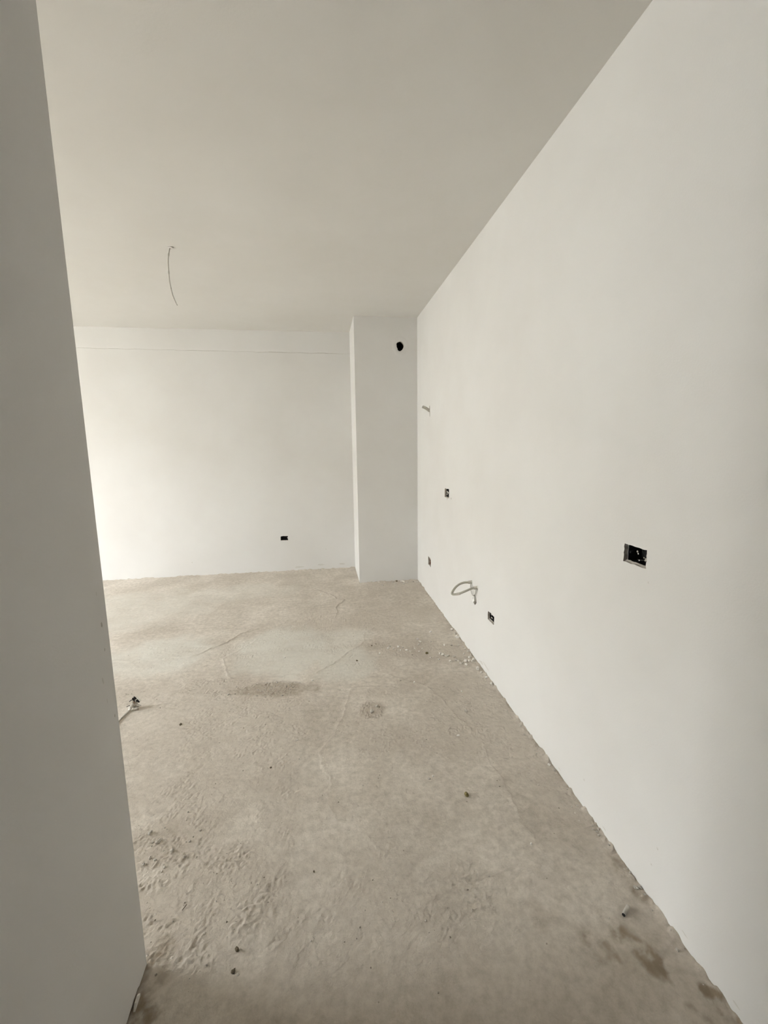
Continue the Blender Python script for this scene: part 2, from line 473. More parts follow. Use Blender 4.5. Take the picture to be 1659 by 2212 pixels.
edges = [bm.edges.new((ov[i], ov[(i+1) % 4])) for i in range(4)]
edges += [bm.edges.get((rings[-1][i], rings[-1][(i+1) % prof_n])) for i in range(prof_n)]
bmesh.ops.triangle_fill(bm, use_beauty=True, edges=edges)
s0 = [bm.verts.new(p) for p in ((XC, Y1, -0.05), (XC, Y2+0.03, -0.05), (XC, Y2+0.03, H+0.02), (XC, Y1, H+0.02))]
bm.faces.new(s0)
for z_, dx in ((2.6, 0),):
    pass
tag(mesh_obj('wall_pier', bm, [M['plaster'], M['mortar']]), 'square white plastered pier filling the far right corner', kind='structure')

# near left wall: plaster skin with a ragged foot over a recessed core
bm = bmesh.new()
T = 0.012
ys = [YB-0.1] + [0.5 + (YN-0.5)*i/60 for i in range(61)]
foot = []
for y in ys:
    z = 0.010 + 0.006*noise.noise(Vector((y*14, 2, 0))) + 0.003*noise.noise(Vector((y*50, 5, 0)))
    if 0.72 < y < 0.80: z += 0.006
    if y > YN-0.06: z = 0.006 + 0.002*noise.noise(Vector((y*60, 2, 0)))
    foot.append(z)
A = [bm.verts.new((XL, y, z)) for y, z in zip(ys, foot)]
Bt = [bm.verts.new((XL, y, H+0.02)) for y in ys]
C_ = [bm.verts.new((XL-T, y, z+0.002)) for y, z in zip(ys, foot)]
for i in range(len(ys)-1):
    bm.faces.new((A[i], A[i+1], Bt[i+1], Bt[i])); bm.faces.new((A[i], A[i+1], C_[i+1], C_[i]))
# end face of the partition and its far side
D = [bm.verts.new((XL-0.125, YN, 0.0)), bm.verts.new((XL-0.125, YN, H+0.02)), bm.verts.new((XL-0.125, ys[0], H+0.02)), bm.verts.new((XL-0.125, ys[0], 0.0))]
bm.faces.new((A[-1], D[0], D[1], Bt[-1])); bm.faces.new(D)
tag(mesh_obj('wall_left', bm, M['plaster']), 'shaded plastered wall close by on the left edge', kind='structure')
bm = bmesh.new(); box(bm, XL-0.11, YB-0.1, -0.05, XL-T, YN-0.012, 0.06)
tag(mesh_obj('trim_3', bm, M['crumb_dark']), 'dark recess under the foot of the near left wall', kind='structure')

# masonry behind the plaster skins, seen only as darkness inside the openings
bm = bmesh.new(); box(bm, XR+0.09, YB-0.3, -0.1, XR+0.30, Y2+0.4, H+0.1)
box(bm, XW-0.2, Y2+0.085, -0.1, XR+0.09, Y2+0.35, H+0.1)
tag(mesh_obj('wall_masonry', bm, M['mortar']), 'masonry core behind the right and back walls', kind='structure')

# ceiling
bm = bmesh.new()
v = [bm.verts.new(p) for p in ((XW-0.2, YB-0.2, H), (XR+0.2, YB-0.2, H), (XR+0.2, Y2+0.2, H), (XW-0.2, Y2+0.2, H))]
bm.faces.new(v); box(bm, XW-0.25, YB-0.25, H+0.03, XR+0.25, Y2+0.25, H+0.2)
tag(mesh_obj('ceiling', bm, M['ceiling']), 'plain pale plastered ceiling', kind='structure')

# outer window wall and the rear wall, both out of frame
def frame_wall(name, rect, opening, to3d, label):
    (a0, a1, z0, z1), (o0, o1, p0, p1) = rect, opening
    bm = bmesh.new()
    for (s0, s1, t0, t1) in ((a0, o0, z0, z1), (o1, a1, z0, z1), (o0, o1, z0, p0), (o0, o1, p1, z1)):
        c = [to3d(s0, t0, 0), to3d(s1, t1, 0.22)]
        lo = [min(c[0][i], c[1][i]) for i in range(3)]; hi = [max(c[0][i], c[1][i]) for i in range(3)]
        box(bm, *lo, *hi)
    return tag(mesh_obj(name, bm, M['plaster']), label, kind='structure')
frame_wall('wall_window', (YB-0.2, Y2+0.2, -0.05, H+0.02), WIN, lambda s, t, d: (XW-d, s, t), 'outer wall with the balcony opening')
bm = bmesh.new(); box(bm, XW-0.2, YB-0.2, -0.05, XR+0.2, YB, H+0.02)
tag(mesh_obj('wall_rear', bm, M['plaster']), 'closed wall behind the viewpoint', kind='structure')

# the world outside the opening: ground three metres below and an unseen building added opposite to cut and bounce skylight
bm = bmesh.new(); box(bm, -40, -30, -3.3, XW-0.25, 40, -3.2)
tag(mesh_obj('ground_outside', bm, M['ground']), 'street level ground outside the window', kind='structure')
bm = bmesh.new(); box(bm, -24, -18, -3.2, -17, 28, 5.2)
tag(mesh_obj('wall_sky_block', bm, M['sky_block']), 'unseen rendered wall added opposite the window to cut skylight', kind='structure')
#MORE
# ------------------------------------------------------------------ flush boxes in the wall openings
def wall_frame(side):
    """local u along the wall, v up, w into the wall"""
    if side == 'R': return lambda u, v, w: Vector((XR+w, u, v))
    if side == 'B': return lambda u, v, w: Vector((u, Y2+w, v))
    return lambda u, v, w: Vector((u, Y1+w, v))

def rbox(bm, f, u0, v0, w0, u1, v1, w1, mi=0):
    P = [f(u0,v0,w0), f(u1,v0,w0), f(u1,v1,w0), f(u0,v1,w0), f(u0,v0,w1), f(u1,v0,w1), f(u1,v1,w1), f(u0,v1,w1)]
    v = [bm.verts.new(p) for p in P]
    for q_ in ((0,3,2,1),(4,5,6,7),(0,1,5,4),(1,2,6,5),(2,3,7,6),(3,0,4,7)):
        bm.faces.new([v[i] for i in q_]).material_index = mi

def lump(bm, c, r, seed, mi=0, sq=(1, 1, 1), sub=1):
    t = bmesh.ops.create_icosphere(bm, subdivisions=sub, radius=1.0)
    q_ = random.Random(seed)
    for v in t['verts']:
        d = noise.noise(v.co*1.7+Vector((seed*3.1, seed*1.3, 0)))*0.55 + 1 + q_.uniform(-0.1, 0.1)
        v.co = Vector((v.co.x*sq[0], v.co.y*sq[1], v.co.z*sq[2]))*r*d + Vector(c)
    for f_ in {f_ for v in t['verts'] for f_ in v.link_faces}: f_.material_index = mi

def flush_box(side, u0, u1, v0, v1, label, group, seed, shell_mat, smears, reveal=0.014, wires=1, rim=True):
    f = wall_frame(side)
    base = f((u0+u1)/2, v0, reveal+0.02)
    root = empty('flush_box', base, label, 'electrical box', group)
    inv = Matrix.Translation(-base)
    e_ = 0.001; d0, d1 = reveal-0.001, reveal+0.045
    bm = bmesh.new()     # open fronted shell with a wall thickness
    a0, a1, b0, b1 = u0-e_, u1+e_, v0-e_, v1+e_
    t = 0.002
    rbox(bm, f, a0, b0, d1, a1, b1, d1+t)
    rbox(bm, f, a0, b0, d0, a0+t, b1, d1); rbox(bm, f, a1-t, b0, d0, a1, b1, d1)
    rbox(bm, f, a0+t, b0, d0, a1-t, b0+t, d1); rbox(bm, f, a0+t, b1-t, d0, a1-t, b1, d1)
    for k in (1, 2):     # moulded ribs on the bottom and top inside the shell
        uu = a0+(a1-a0)*k/3
        rbox(bm, f, uu-0.001, b0+t, d0+0.012, uu+0.001, b0+t+0.004, d1)
        rbox(bm, f, uu-0.001, b1-t-0.004, d0+0.012, uu+0.001, b1-t, d1)
    bm.transform(inv); mesh_obj('shell', bm, shell_mat, root)
    for k, uu in enumerate((u0+0.003, u1-0.003)):   # screw lugs at the two short ends
        bm = bmesh.new(); vm = (v0+v1)/2
        rbox(bm, f, uu-0.004, vm-0.004, d0+0.002, uu+0.004, vm+0.004, d0+0.012)
        bm.transform(inv); mesh_obj('screw_lug', bm, M['black'], root)
    if rim:
        bm = bmesh.new(); 
        n_ = 12; q_ = random.Random(seed)
        lo, hi = [], []
        for i in range(n_+1):
            uu = u0+(u1-u0)*i/n_
            lo.append(bm.verts.new(f(uu, v0-0.003, 0.004))); hi.append(bm.verts.new(f(uu, v0+0.0035+q_.uniform(0, 0.002), 0.013)))
        for i in range(n_): bm.faces.new((lo[i], lo[i+1], hi[i+1], hi[i]))
        bm.transform(inv); o_ = mesh_obj('mortar_lip', bm, M['crumb'], root)
    for i, (su, sv, sd, r, mm) in enumerate(smears):
        bm = bmesh.new()
        c = f(u0+(u1-u0)*su, v0+(v1-v0)*sv, reveal+sd)
        lump(bm, c, r, seed*10+i, 0, (0.5, 1, 1) if side == 'R' else (1, 0.5, 1))
        bm.transform(inv); mesh_obj('mortar_smear', bm, M[mm], root)
    for k in range(wires):
        q_ = random.Random(seed+50+k)
        bm = bmesh.new()
        s = (0.3+0.4*k)
        p = [f(u0+(u1-u0)*s, v1, d1-0.004), f(u0+(u1-u0)*(s+q_.uniform(-.1, .1)), (v0+v1)/2+0.006, d1-0.012), f(u0+(u1-u0)*(s+q_.uniform(-.2, .2)), v0+0.012, d1-0.020), f(u0+(u1-u0)*(s+0.1), v0+0.008, d1-0.028)]
        tube(bm, spline(p, 5), 0.0016, 6)
        bm.transform(inv); mesh_obj('wire_end', bm, M['black'], root)
    return root

G_BOX = 'open electrical boxes in the right wall'
flush_box('R', 1.187, 1.290, 1.047, 1.107, 'largest open black electrical box, in the right wall nearest the viewer', G_BOX, 1, M['black'],
          [(0.70, 0.62, 0.006, 0.0036, 'crumb'), (0.67, 0.52, 0.007, 0.0030, 'crumb_white'), (0.28, 0.36, 0.004, 0.0052, 'mortar'), (0.34, 0.28, 0.006, 0.0036, 'crumb'), (0.40, 0.40, 0.006, 0.0028, 'mortar'), (0.56, 0.20, 0.003, 0.0024, 'crumb_white')], reveal=0.019, wires=2)
flush_box('R', 2.362, 2.462, 0.364, 0.418, 'open black electrical box low in the right wall below the looped hose', G_BOX, 2, M['black'],
          [(0.85, 0.62, 0.004, 0.006, 'crumb'), (0.70, 0.30, 0.004, 0.006, 'crumb'), (0.55, 0.42, 0.012, 0.005, 'crumb_white'), (0.86, 0.25, 0.004, 0.006, 'mortar')])
flush_box('R', 3.322, 3.440, 1.020, 1.092, 'small open electrical box in the right wall at switch height with white mortar inside', G_BOX, 3, M['black'],
          [(0.85, 0.62, 0.002, 0.009, 'crumb_white'), (0.72, 0.50, 0.004, 0.010, 'crumb_white'), (0.86, 0.28, 0.002, 0.009, 'crumb')])
flush_box('R', 3.895, 4.000, 0.300, 0.378, 'recessed box low in the right wall by the pier, half choked with mortar and clay', G_BOX, 4, M['brick'],
          [(0.72, 0.72, 0.004, 0.017, 'mortar'), (0.45, 0.85, 0.006, 0.012, 'mortar'), (0.80, 0.35, 0.004, 0.011, 'brick'), (0.40, 0.42, 0.010, 0.010, 'crumb')], rim=False)
flush_box('B', -0.505, -0.421, 0.365, 0.417, 'open black electrical box low in the back wall', None, 5, M['black'], [], rim=False)

# ------------------------------------------------------------------ duct in the pier
root = empty('vent_duct', (0.818, Y1+0.03, 2.428), 'round dark vent hole high on the pier with a patched plaster ring', 'vent hole')
bm = bmesh.new()
tube(bm, [(0, 0.001, 0), (0, 0.30, 0)], 0.0545, 28, cap=False)
tube(bm, [(0, 0.300, 0), (0, 0.301, 0)], 0.0545, 28)
mesh_obj('duct_pipe', bm, M['dark'], root, True)

# ------------------------------------------------------------------ drain opening under the hose
root = empty('drain_pipe', (XR, DR[0], DR[1]), 'capped drain pipe in a dark round opening of the right wall under the hose', 'drain pipe')
bm = bmesh.new()
ro, yo = 0.0215, 0.012
prof_ = [(0.06, ro), (-0.006, ro), (-0.009, ro-0.002), (-0.009, ro-0.005), (-0.005, ro-0.006), (-0.004, 0.0001)]
seg = 28
rg = [[bm.verts.new((x, yo+math.cos(2*math.pi*k/seg)*r, math.sin(2*math.pi*k/seg)*r)) for k in range(seg)] for x, r in prof_]
for a_, b_ in zip(rg[:-1], rg[1:]):
    for k in range(seg): bm.faces.new((a_[k], a_[(k+1) % seg], b_[(k+1) % seg], b_[k]))
mesh_obj('capped_pipe', bm, M['white'], root, True)
bm = bmesh.new(); tube(bm, [(0.0145, 0, 0), (0.080, 0, 0)], 0.036, 24, cap=False); tube(bm, [(0.08, 0, 0), (0.081, 0, 0)], 0.036, 24); mesh_obj('sleeve', bm, M['dark'], root)

# ------------------------------------------------------------------ looped flexible hose between the two water taps
ya, za = 2.765, 0.506
yb, zb = 2.655, 0.502
root = empty('flexible_hose', (XR, (ya+yb)/2, za), 'braided flexible hose looped between two water outlets on the right wall', 'hose')
cen = Vector((XR, (ya+yb)/2, za))
ctrl = [(XR-0.026, ya, za), (XR-0.055, ya+0.001, za+0.000), (XR-0.088, ya, za-0.010), (XR-0.118, ya-0.008, za-0.028), (XR-0.142, ya-0.028, za-0.046),
        (XR-0.152, ya-0.044, za-0.056), (XR-0.148, ya-0.056, za-0.059), (XR-0.132, yb+0.040, za-0.054), (XR-0.112, yb+0.026, za-0.045), (XR-0.085, yb+0.010, za-0.028), (XR-0.055, yb, za-0.012), (XR-0.028, yb, zb)]
sp = [p-cen for p in spline(ctrl, 16)]
rad = [0.0076 + 0.0008*math.sin(i*2.1) for i in range(len(sp))]
bm = bmesh.new(); tube(bm, sp, rad, 12); mesh_obj('hose_body', bm, M['braid'], root, True)
def collar(name, c, axis_, r, l, m_, par, seg=6):
    bm = bmesh.new(); a_ = Vector(axis_).normalized(); c = Vector(c)
    tube(bm, [c, c+a_*0.001, c+a_*(l-0.001), c+a_*l], [r*0.9, r, r, r*0.9], seg); return mesh_obj(name, bm, m_, par)
for y_, z_ in ((ya, za), (yb, zb)):
    o_ = Vector((XR, y_, z_))-cen
    collar('wall_flange', o_+Vector((0.004, 0, 0)), (-1, 0, 0), 0.0135, 0.008, M['steel'], root, 20)
    collar('hose_nut', o_+Vector((-0.004, 0, 0)), (-1, 0, 0), 0.0118, 0.022, M['conduit'], root, 6)
collar('coupling_nut', sp[len(sp)*7//10 - 8], sp[len(sp)*7//10-2]-sp[len(sp)*7//10-8], 0.0105, 0.022, M['conduit'], root, 6)
# thin strap hanging between the outlets
st = [p for p in spline([(XR-0.010, ya-0.004, za-0.008), (XR-0.012, ya-0.010, za-0.035), (XR-0.012, ya-0.035, za-0.066), (XR-0.010, ya-0.060, za-0.076),
                         (XR-0.010, yb+0.022, za-0.066), (XR-0.010, yb+0.004, za-0.035), (XR-0.010, yb+0.002, za-0.012)], 7)]
bm = bmesh.new(); tube(bm, st, 0.0017, 6)
tag(mesh_obj('strap', bm, M['cable'], None, True), 'thin pale strap hanging in a loop between the two water outlets', 'strap')

# ------------------------------------------------------------------ conduit stub high on the right wall
root = empty('conduit_stub', (XR, 3.957, 1.760), 'short grey corrugated conduit sticking out of the right wall beside the pier', 'conduit')
pts = spline([(0.012, 0, -0.012), (-0.008, 0.002, -0.002), (-0.030, 0.004, 0.014), (-0.050, 0.006, 0.024), (-0.064, 0.007, 0.029)], 12)
rad = [0.0125 + (0.0016 if i % 3 == 0 else -0.0004) for i in range(len(pts))]
bm = bmesh.new(); tube(bm, pts, rad, 14); mesh_obj('corrugated_tube', bm, M['conduit'], root)
bm = bmesh.new(); e0, e1 = pts[-2], pts[-1]; d_ = (e1-e0).normalized()
tube(bm, [e1-d_*0.004, e1+d_*0.0006], 0.0090, 12); mesh_obj('tube_bore', bm, M['dark'], root)
bm = bmesh.new()
rbox(bm, lambda a_, b_, c_: Vector((c_, a_, b_)), -0.030, -0.075, 0.004, 0.022, 0.05, 0.030); mesh_obj('chase_mortar', bm, M['mortar'], root)

# ------------------------------------------------------------------ cable hanging from the ceiling
root = empty('ceiling_cable', (-0.897, 3.12, H), 'bare pale cable hanging in a curve from the ceiling', 'cable')
cp = [(0.002, 0, 0.004), (-0.007, 0, -0.016), (-0.019, 0, -0.070), (-0.022, 0, -0.130), (-0.022, 0, -0.195), (-0.016, 0, -0.250), (-0.008, 0, -0.292), (0.008, 0, -0.336)]
sp = spline(cp, 8)
rad = [0.0030 + (0.0016 if i in (12, 13, 26, 27, 39) else 0) for i in range(len(sp))]
bm = bmesh.new(); tube(bm, sp, rad, 8); mesh_obj('sheath', bm, M['cable'], root, True)
bm = bmesh.new(); lump(bm, (0.001, 0, -0.002), 0.014, 3, 0, (1.2, 1.2, 0.35), 2); mesh_obj('plaster_dab', bm, M['ceiling'], root, True)
for k in range(2):
    bm = bmesh.new(); tube(bm, [sp[-1], sp[-1]+Vector((0.004+0.003*k, 0.002*(1-2*k), -0.010))], 0.0016, 6); mesh_obj('wire_core', bm, [M['black'], M['cable']][k], root)

# ------------------------------------------------------------------ cut cable bundle standing on the floor near the left wall
bx0, by0 = -1.088, 2.430
bz = fz(bx0, by0)
root = empty('cable_bundle', (bx0, by0, bz), 'cut bundle of black and white cable ends standing up from the floor', 'cable bundle')
pts = spline([(-0.022, 0, -0.01), (-0.016, 0.002, 0.010), (-0.005, 0.003, 0.024), (0.004, 0.0, 0.036)], 12)
rad = [0.0135 + (0.0014 if i % 4 < 2 else -0.0004) for i in range(len(pts))]
bm = bmesh.new(); tube(bm, pts, rad, 14); mesh_obj('conduit_collar', bm, M['crumb'], root)
def flap(name, P, mm, th=0.0015):
    bm = bmesh.new()
    P = [Vector(p) for p in P]; n_ = (P[1]-P[0]).cross(P[2]-P[0]).normalized()*th
    a_ = [bm.verts.new(p) for p in P]; b_ = [bm.verts.new(p+n_) for p in P]
    bm.faces.new(a_); bm.faces.new(b_[::-1])
    for i in range(len(P)): bm.faces.new((a_[i], a_[(i+1) % len(P)], b_[(i+1) % len(P)], b_[i]))
    return mesh_obj(name, bm, M[mm], root)
flap('tape_flap', [(-0.006, 0, 0.050), (0.014, 0.006, 0.056), (0.006, 0.002, 0.070), (-0.010, -0.002, 0.066)], 'black', 0.003)
flap('tape_flap', [(0.006, -0.002, 0.046), (0.026, -0.006, 0.036), (0.032, 0.0, 0.042), (0.014, 0.006, 0.056)], 'black', 0.003)
flap('plastic_strip', [(0.012, -0.002, 0.066), (0.032, -0.006, 0.042), (0.036, -0.002, 0.044), (0.018, 0.004, 0.068)], 'white')
flap('plastic_strip', [(-0.034, -0.004, -0.002), (-0.024, -0.008, -0.004), (-0.018, -0.006, 0.014), (-0.027, -0.002, 0.018)], 'white', 0.004)
for i, (P, mm, r) in enumerate([
    ([(-0.004, 0, 0.030), (0.000, 0, 0.048), (-0.012, 0, 0.054), (-0.026, 0, 0.044)], 'black', 0.0022),
    ([(0.002, 0, 0.030), (0.006, 0, 0.046), (0.016, 0, 0.058)], 'cable', 0.0024),
    ([(0.004, 0.002, 0.030), (0.004, 0, 0.044), (-0.003, 0, 0.056), (0.002, 0, 0.074)], 'black', 0.0018),
    ([(0.006, 0, 0.028), (0.020, -0.002, 0.024), (0.036, -0.006, 0.018)], 'cable', 0.0022),
    ([(-0.012, 0, 0.012), (-0.028, 0, 0.020), (-0.042, -0.004, 0.017)], 'black', 0.0016),
    ([(0.0, -0.004, 0.022), (0.004, -0.006, 0.034), (-0.002, -0.004, 0.044)], 'copper', 0.0012)]):
    bm = bmesh.new(); tube(bm, spline(P, 6), r, 7); mesh_obj('wire_end', bm, M[mm], root, True)
bm = bmesh.new(); lump(bm, (0.006, -0.008, 0.004), 0.019, 9, 0, (1.1, 0.8, 0.7), 2); mesh_obj('mortar_lump', bm, M['crumb'], root)
# pale lead running across the screed
P = [(-1.104, 2.425), (-1.112, 2.39), (-1.119, 2.36), (-1.124, 2.33), (-1.130, 2.28), (-1.14, 2.22)]
bm = bmesh.new(); tube(bm, spline([(x, y, fz(x, y)+0.005) for x, y in P], 6), 0.0045, 8)
tag(mesh_obj('floor_conduit', bm, M['crumb'], None, True), 'dusty pale conduit lead running over the screed from the cut cable bundle', 'conduit')

# ------------------------------------------------------------------ plastic tube offcut near the right wall
q_ = Vector((0.872, 1.022, fz(0.872, 1.022)+0.006)); e_ = Vector((0.903, 1.043, fz(0.903, 1.043)+0.006))
root = empty('tube_offcut', q_, 'short pale tube offcut with a dark open end lying near the right wall', 'tube')
bm = bmesh.new(); tube(bm, [Vector((0, 0, 0)), e_-q_], 0.0056, 14, cap=True); mesh_obj('tube_body', bm, M['crumb'], root, True)
bm = bmesh.new(); d_ = (q_-e_).normalized(); tube(bm, [d_*-0.003, d_*0.0012], 0.0050, 12); mesh_obj('dark_bore', bm, M['dark'], root)
# straw and plaster flake
bm = bmesh.new(); tube(bm, [(-0.485, 1.247, fz(-0.485, 1.247)+0.002), (-0.475, 1.262, fz(-0.475, 1.262)+0.004)], 0.0012, 5)
tag(mesh_obj('splinter', bm, M['crumb_dark']), 'thin dark splinter on the rough floor by the left wall', 'splinter')
bm = bmesh.new()
P = [(0, -0.018, 0), (0, 0.016, 0.001), (0.002, 0.013, 0.014), (0.003, 0.002, 0.022), (0.002, -0.010, 0.018)]
va = [bm.verts.new(p) for p in P]; vb = [bm.verts.new((p[0]+0.005, p[1], p[2]*0.95)) for p in P]
bm.faces.new(va); bm.faces.new(vb[::-1])
for i in range(5): bm.faces.new((va[i], va[(i+1) % 5], vb[(i+1) % 5], vb[i]))
o_ = mesh_obj('plaster_flake', bm, M['crumb_white']); o_.location = (XL+0.004, 1.020, fz(XL+0.008, 1.02)-0.001)
tag(o_, 'pale plaster flake leaning against the foot of the near left wall', 'plaster flake')

# ------------------------------------------------------------------ scuffs and dabs that belong to the walls
wR, wL, wBk = bpy.data.objects['wall_right'], bpy.data.objects['wall_left'], bpy.data.objects['wall_back']
def dab(par, c, ax_, r, su, sv, ang, mm, seed):
    """thin dab: ax_ = 0 for a wall facing x, 1 for a wall facing y"""
    bm = bmesh.new(); n_ = 11; q_ = random.Random(seed); ca, sa = math.cos(ang), math.sin(ang)
    sgn = -1 if par is not wL else 1
    cv = None; ringv = []
    def at_(u, v, d):
        return Vector((c[0]+sgn*d, c[1]+u, c[2]+v)) if ax_ == 0 else Vector((c[0]+u, c[1]-d, c[2]+v))
    cv = bm.verts.new(at_(0, 0, 0.0012))
    for k in range(n_):
        a_ = 2*math.pi*k/n_; rr_ = r*(0.7+0.5*q_.random()); u, v = math.cos(a_)*rr_*su, math.sin(a_)*rr_*sv
        ringv.append(bm.verts.new(at_(u*ca-v*sa, u*sa+v*ca, 0.0003)))
    for k in range(n_): bm.faces.new((cv, ringv[k], ringv[(k+1) % n_]))
    mesh_obj('scuff', bm, M[mm], par, True)
M['scuffL'] = mat('scuffed_plaster', (0.42, 0.40, 0.36))
M['scuffP'] = mat('faint_scuff', (0.60, 0.585, 0.55))
for i, a_ in enumerate([((XL, 1.077, 1.024), 0.0075, 0.45, 1, 0.1, 'scuffL'), ((XL, 1.070, 1.103), 0.004, 0.4, 1.6, 0, 'scuffP'), ((XL, 1.054, 0.893), 0.006, 0.4, 1.8, 0.2, 'scuffP'),
                        ((XL, 1.078, 0.960), 0.004, 0.4, 1.2, -0.2, 'scuffL'), ((XL, 1.089, 0.779), 0.004, 0.5, 1.2, 0, 'scuffL'), ((XL, 1.062, 0.835), 0.004, 0.4, 1.5, 0, 'scuffP')]):
    dab(wL, a_[0], 0, a_[1], a_[2], a_[3], a_[4], a_[5], i)
for i, a_ in enumerate([((XR, 1.173, 1.008), 0.0028, 0.8, 1.3, 0, 'scuffP'), ((XR, 3.262, 1.026), 0.009, 0.9, 1, 0, 'scuffL'), ((XR, 2.553, 0.026), 0.022, 1.8, 0.4, -0.1, 'scuffP'),
                        ((XR, 2.470, 0.040), 0.026, 2.0, 0.25, 0.1, 'scuffP'), ((XR, 1.425, 0.111), 0.005, 1, 1, 0, 'scuffP'), ((XR, 1.048, 0.188), 0.004, 1, 1, 0, 'scuffP'),
                        ((XR, 1.066, 0.113), 0.0035, 1, 1, 0, 'scuffP'), ((XR, 0.927, 0.030), 0.006, 1.8, 0.5, 0.1, 'scuffP'), ((XR, 0.768, 0.026), 0.007, 1.8, 0.5, 0.1, 'scuffP'),
                        ((XR, 3.372, 1.012), 0.010, 0.8, 1.0, 0, 'scuffL'), ((XR, 1.29, 0.022), 0.006, 2.0, 0.5, 0.1, 'scuffP'), ((XR, 1.60, 0.018), 0.006, 2.0, 0.5, 0.1, 'scuffP')]):
    dab(wR, a_[0], 0, a_[1], a_[2], a_[3], a_[4], a_[5], i+20)
for i, a_ in enumerate([((0.015, Y2, 0.239), 0.006, 1, 1.2, 0, 'scuffP'), ((-1.506, Y2, 0.154), 0.008, 1, 1, 0, 'scuffP'), ((-0.05, Y2, 0.050), 0.03, 1.4, 0.35, 0, 'scuffP'), ((-0.30, Y2, 0.035), 0.03, 1.8, 0.35, 0, 'scuffP'),
                        ((0.20, Y2, 0.048), 0.025, 1.4, 0.4, 0, 'scuffP')]):
    dab(wBk, a_[0], 1, a_[1], a_[2], a_[3], a_[4], a_[5], i+50)

# ------------------------------------------------------------------ pebbles and mortar crumbs
protos = {}
def crumb_mesh(mm, k):
    key = (mm, k)
    if key not in protos:
        bm = bmesh.new(); lump(bm, (0, 0, 0), 1.0, k*7+3, 0, (1, 0.85, 0.7), 2 if k < 3 else 1)
        me_ = bpy.data.meshes.new('crumb'); bm.to_mesh(me_); bm.free(); me_.materials.append(M[mm]); protos[key] = me_
    return protos[key]
def pebble(x, y, r, mm, label, group, cat='pebble', name='pebble', k=None, flat=1.0):
    k = random.randrange(6) if k is None else k
    o_ = bpy.data.objects.new(name, crumb_mesh(mm, k)); COL.objects.link(o_)
    s = r*0.82
    o_.scale = (s*random.uniform(0.9, 1.2), s*random.uniform(0.8, 1.1), s*random.uniform(0.75, 1.0)*flat)
    o_.rotation_euler = (random.uniform(-.3, .3), random.uniform(-.3, .3), random.uniform(0, 6.28))
    x = min(x, XR - r*1.05)
    o_.location = (x, y, fz(x, y) + o_.scale[2]*0.45)
    return tag(o_, label, cat, group)
SINGLE = [
    (-0.292, 1.107, 0.0088, 'crumb_dark', 'black brown nugget on bare screed below the rough patch by the left wall corner'),
    (-0.293, 1.055, 0.0087, 'crumb_dark', 'flat dark flake just below the black nugget near the left wall corner'),
    (-0.279, 1.046, 0.0058, 'crumb', 'small grey bit touching the flat dark flake near the left wall'),
    (0.548, 1.544, 0.0128, 'crumb_olive', 'olive black lump alone in the middle of the floor'),
    (0.683, 2.791, 0.0154, 'crumb_olive', 'olive brown lump inside the pale rubble row by the right wall'),
    (0.357, 2.847, 0.0086, 'crumb_white', 'round white pebble at the left tip of the rubble row'),
    (0.316, 2.971, 0.0071, 'crumb_dark', 'small brown pebble above the round white pebble of the rubble row'),
    (0.191, 2.774, 0.0083, 'crumb_dark', 'small dark crumb on the pale skim left of the rubble row'),
    (0.576, 2.831, 0.0138, 'crumb', 'knobbly grey stone just left of the olive lump in the rubble row'),
    (0.798, 3.138, 0.0132, 'crumb_white', 'white pebble lying above the rubble row towards the pier'),
    (0.631, 1.915, 0.0079, 'crumb_white', 'white pebble casting a short shadow below the rubble row'),
    (0.774, 2.297, 0.0075, 'crumb_white', 'tiny white chip midway along the right wall foot'),
    (0.518, 2.439, 0.0077, 'crumb_white', 'pale pebble between the rubble row and the crusty patch'),
    (0.825, 4.408, 0.0176, 'crumb_white', 'white chunk at the foot of the pier'),
    (0.755, 4.438, 0.0151, 'crumb_dark', 'dark chip against the foot of the pier beside the white chunk'),
    (-0.169, 2.014, 0.0053, 'crumb_white', 'bright white fleck on the left half of the floor'),
    (-0.786, 2.234, 0.0089, 'crumb_dark', 'small brown stone right of the cut cable bundle'),
    (0.975, 1.655, 0.0090, 'crumb_white', 'white pebble tucked against the right wall foot'),
    (-0.300, 2.891, 0.0086, 'crumb_white', 'white chip in the middle of the pale skim patch'),
    (-0.075, 1.312, 0.0042, 'crumb_dark', 'tiny dark speck in the lower middle of the floor'),
    (-0.278, 1.840, 0.0063, 'crumb_dark', 'dark pebble on the rough left half of the floor'),
    (0.707, 1.295, 0.0055, 'crumb_white', 'small white crumb on smooth screed near the right wall'),
    (0.436, 1.668, 0.0060, 'crumb_white', 'white chip beside a grey pebble left of the olive black lump'),
    (0.416, 1.655, 0.0071, 'crumb', 'grey pebble beside a white chip left of the olive black lump'),
    (-0.586, 1.469, 0.0091, 'crumb', 'brown grey stone in the rough corner beside the left wall'),
    (-0.650, 1.517, 0.0117, 'crumb', 'largest crust lump in the rough patch beside the left wall'),
    (-0.693, 1.559, 0.0107, 'crumb', 'long crust lump closest to the left wall edge'),
    (-0.053, 4.167, 0.0118, 'crumb_white', 'white pebble on the floor in front of the back wall'),
    (-0.104, 2.560, 0.0078, 'crumb_white', 'pale pebble at the right end of the dark crusty strip'),
    (0.738, 2.109, 0.0099, 'crumb', 'grey stone below the tiny white chip by the right wall'),
    (0.258, 2.219, 0.0128, 'crumb', 'big lump of the crust cluster in the middle of the floor'),
    (0.224, 2.177, 0.0126, 'crumb', 'lower lump of the crust cluster in the middle of the floor'),
    (0.437, 2.469, 0.0062, 'crumb', 'small grey crumb between the rubble row and the crusty patch, near a pale pebble'),
]
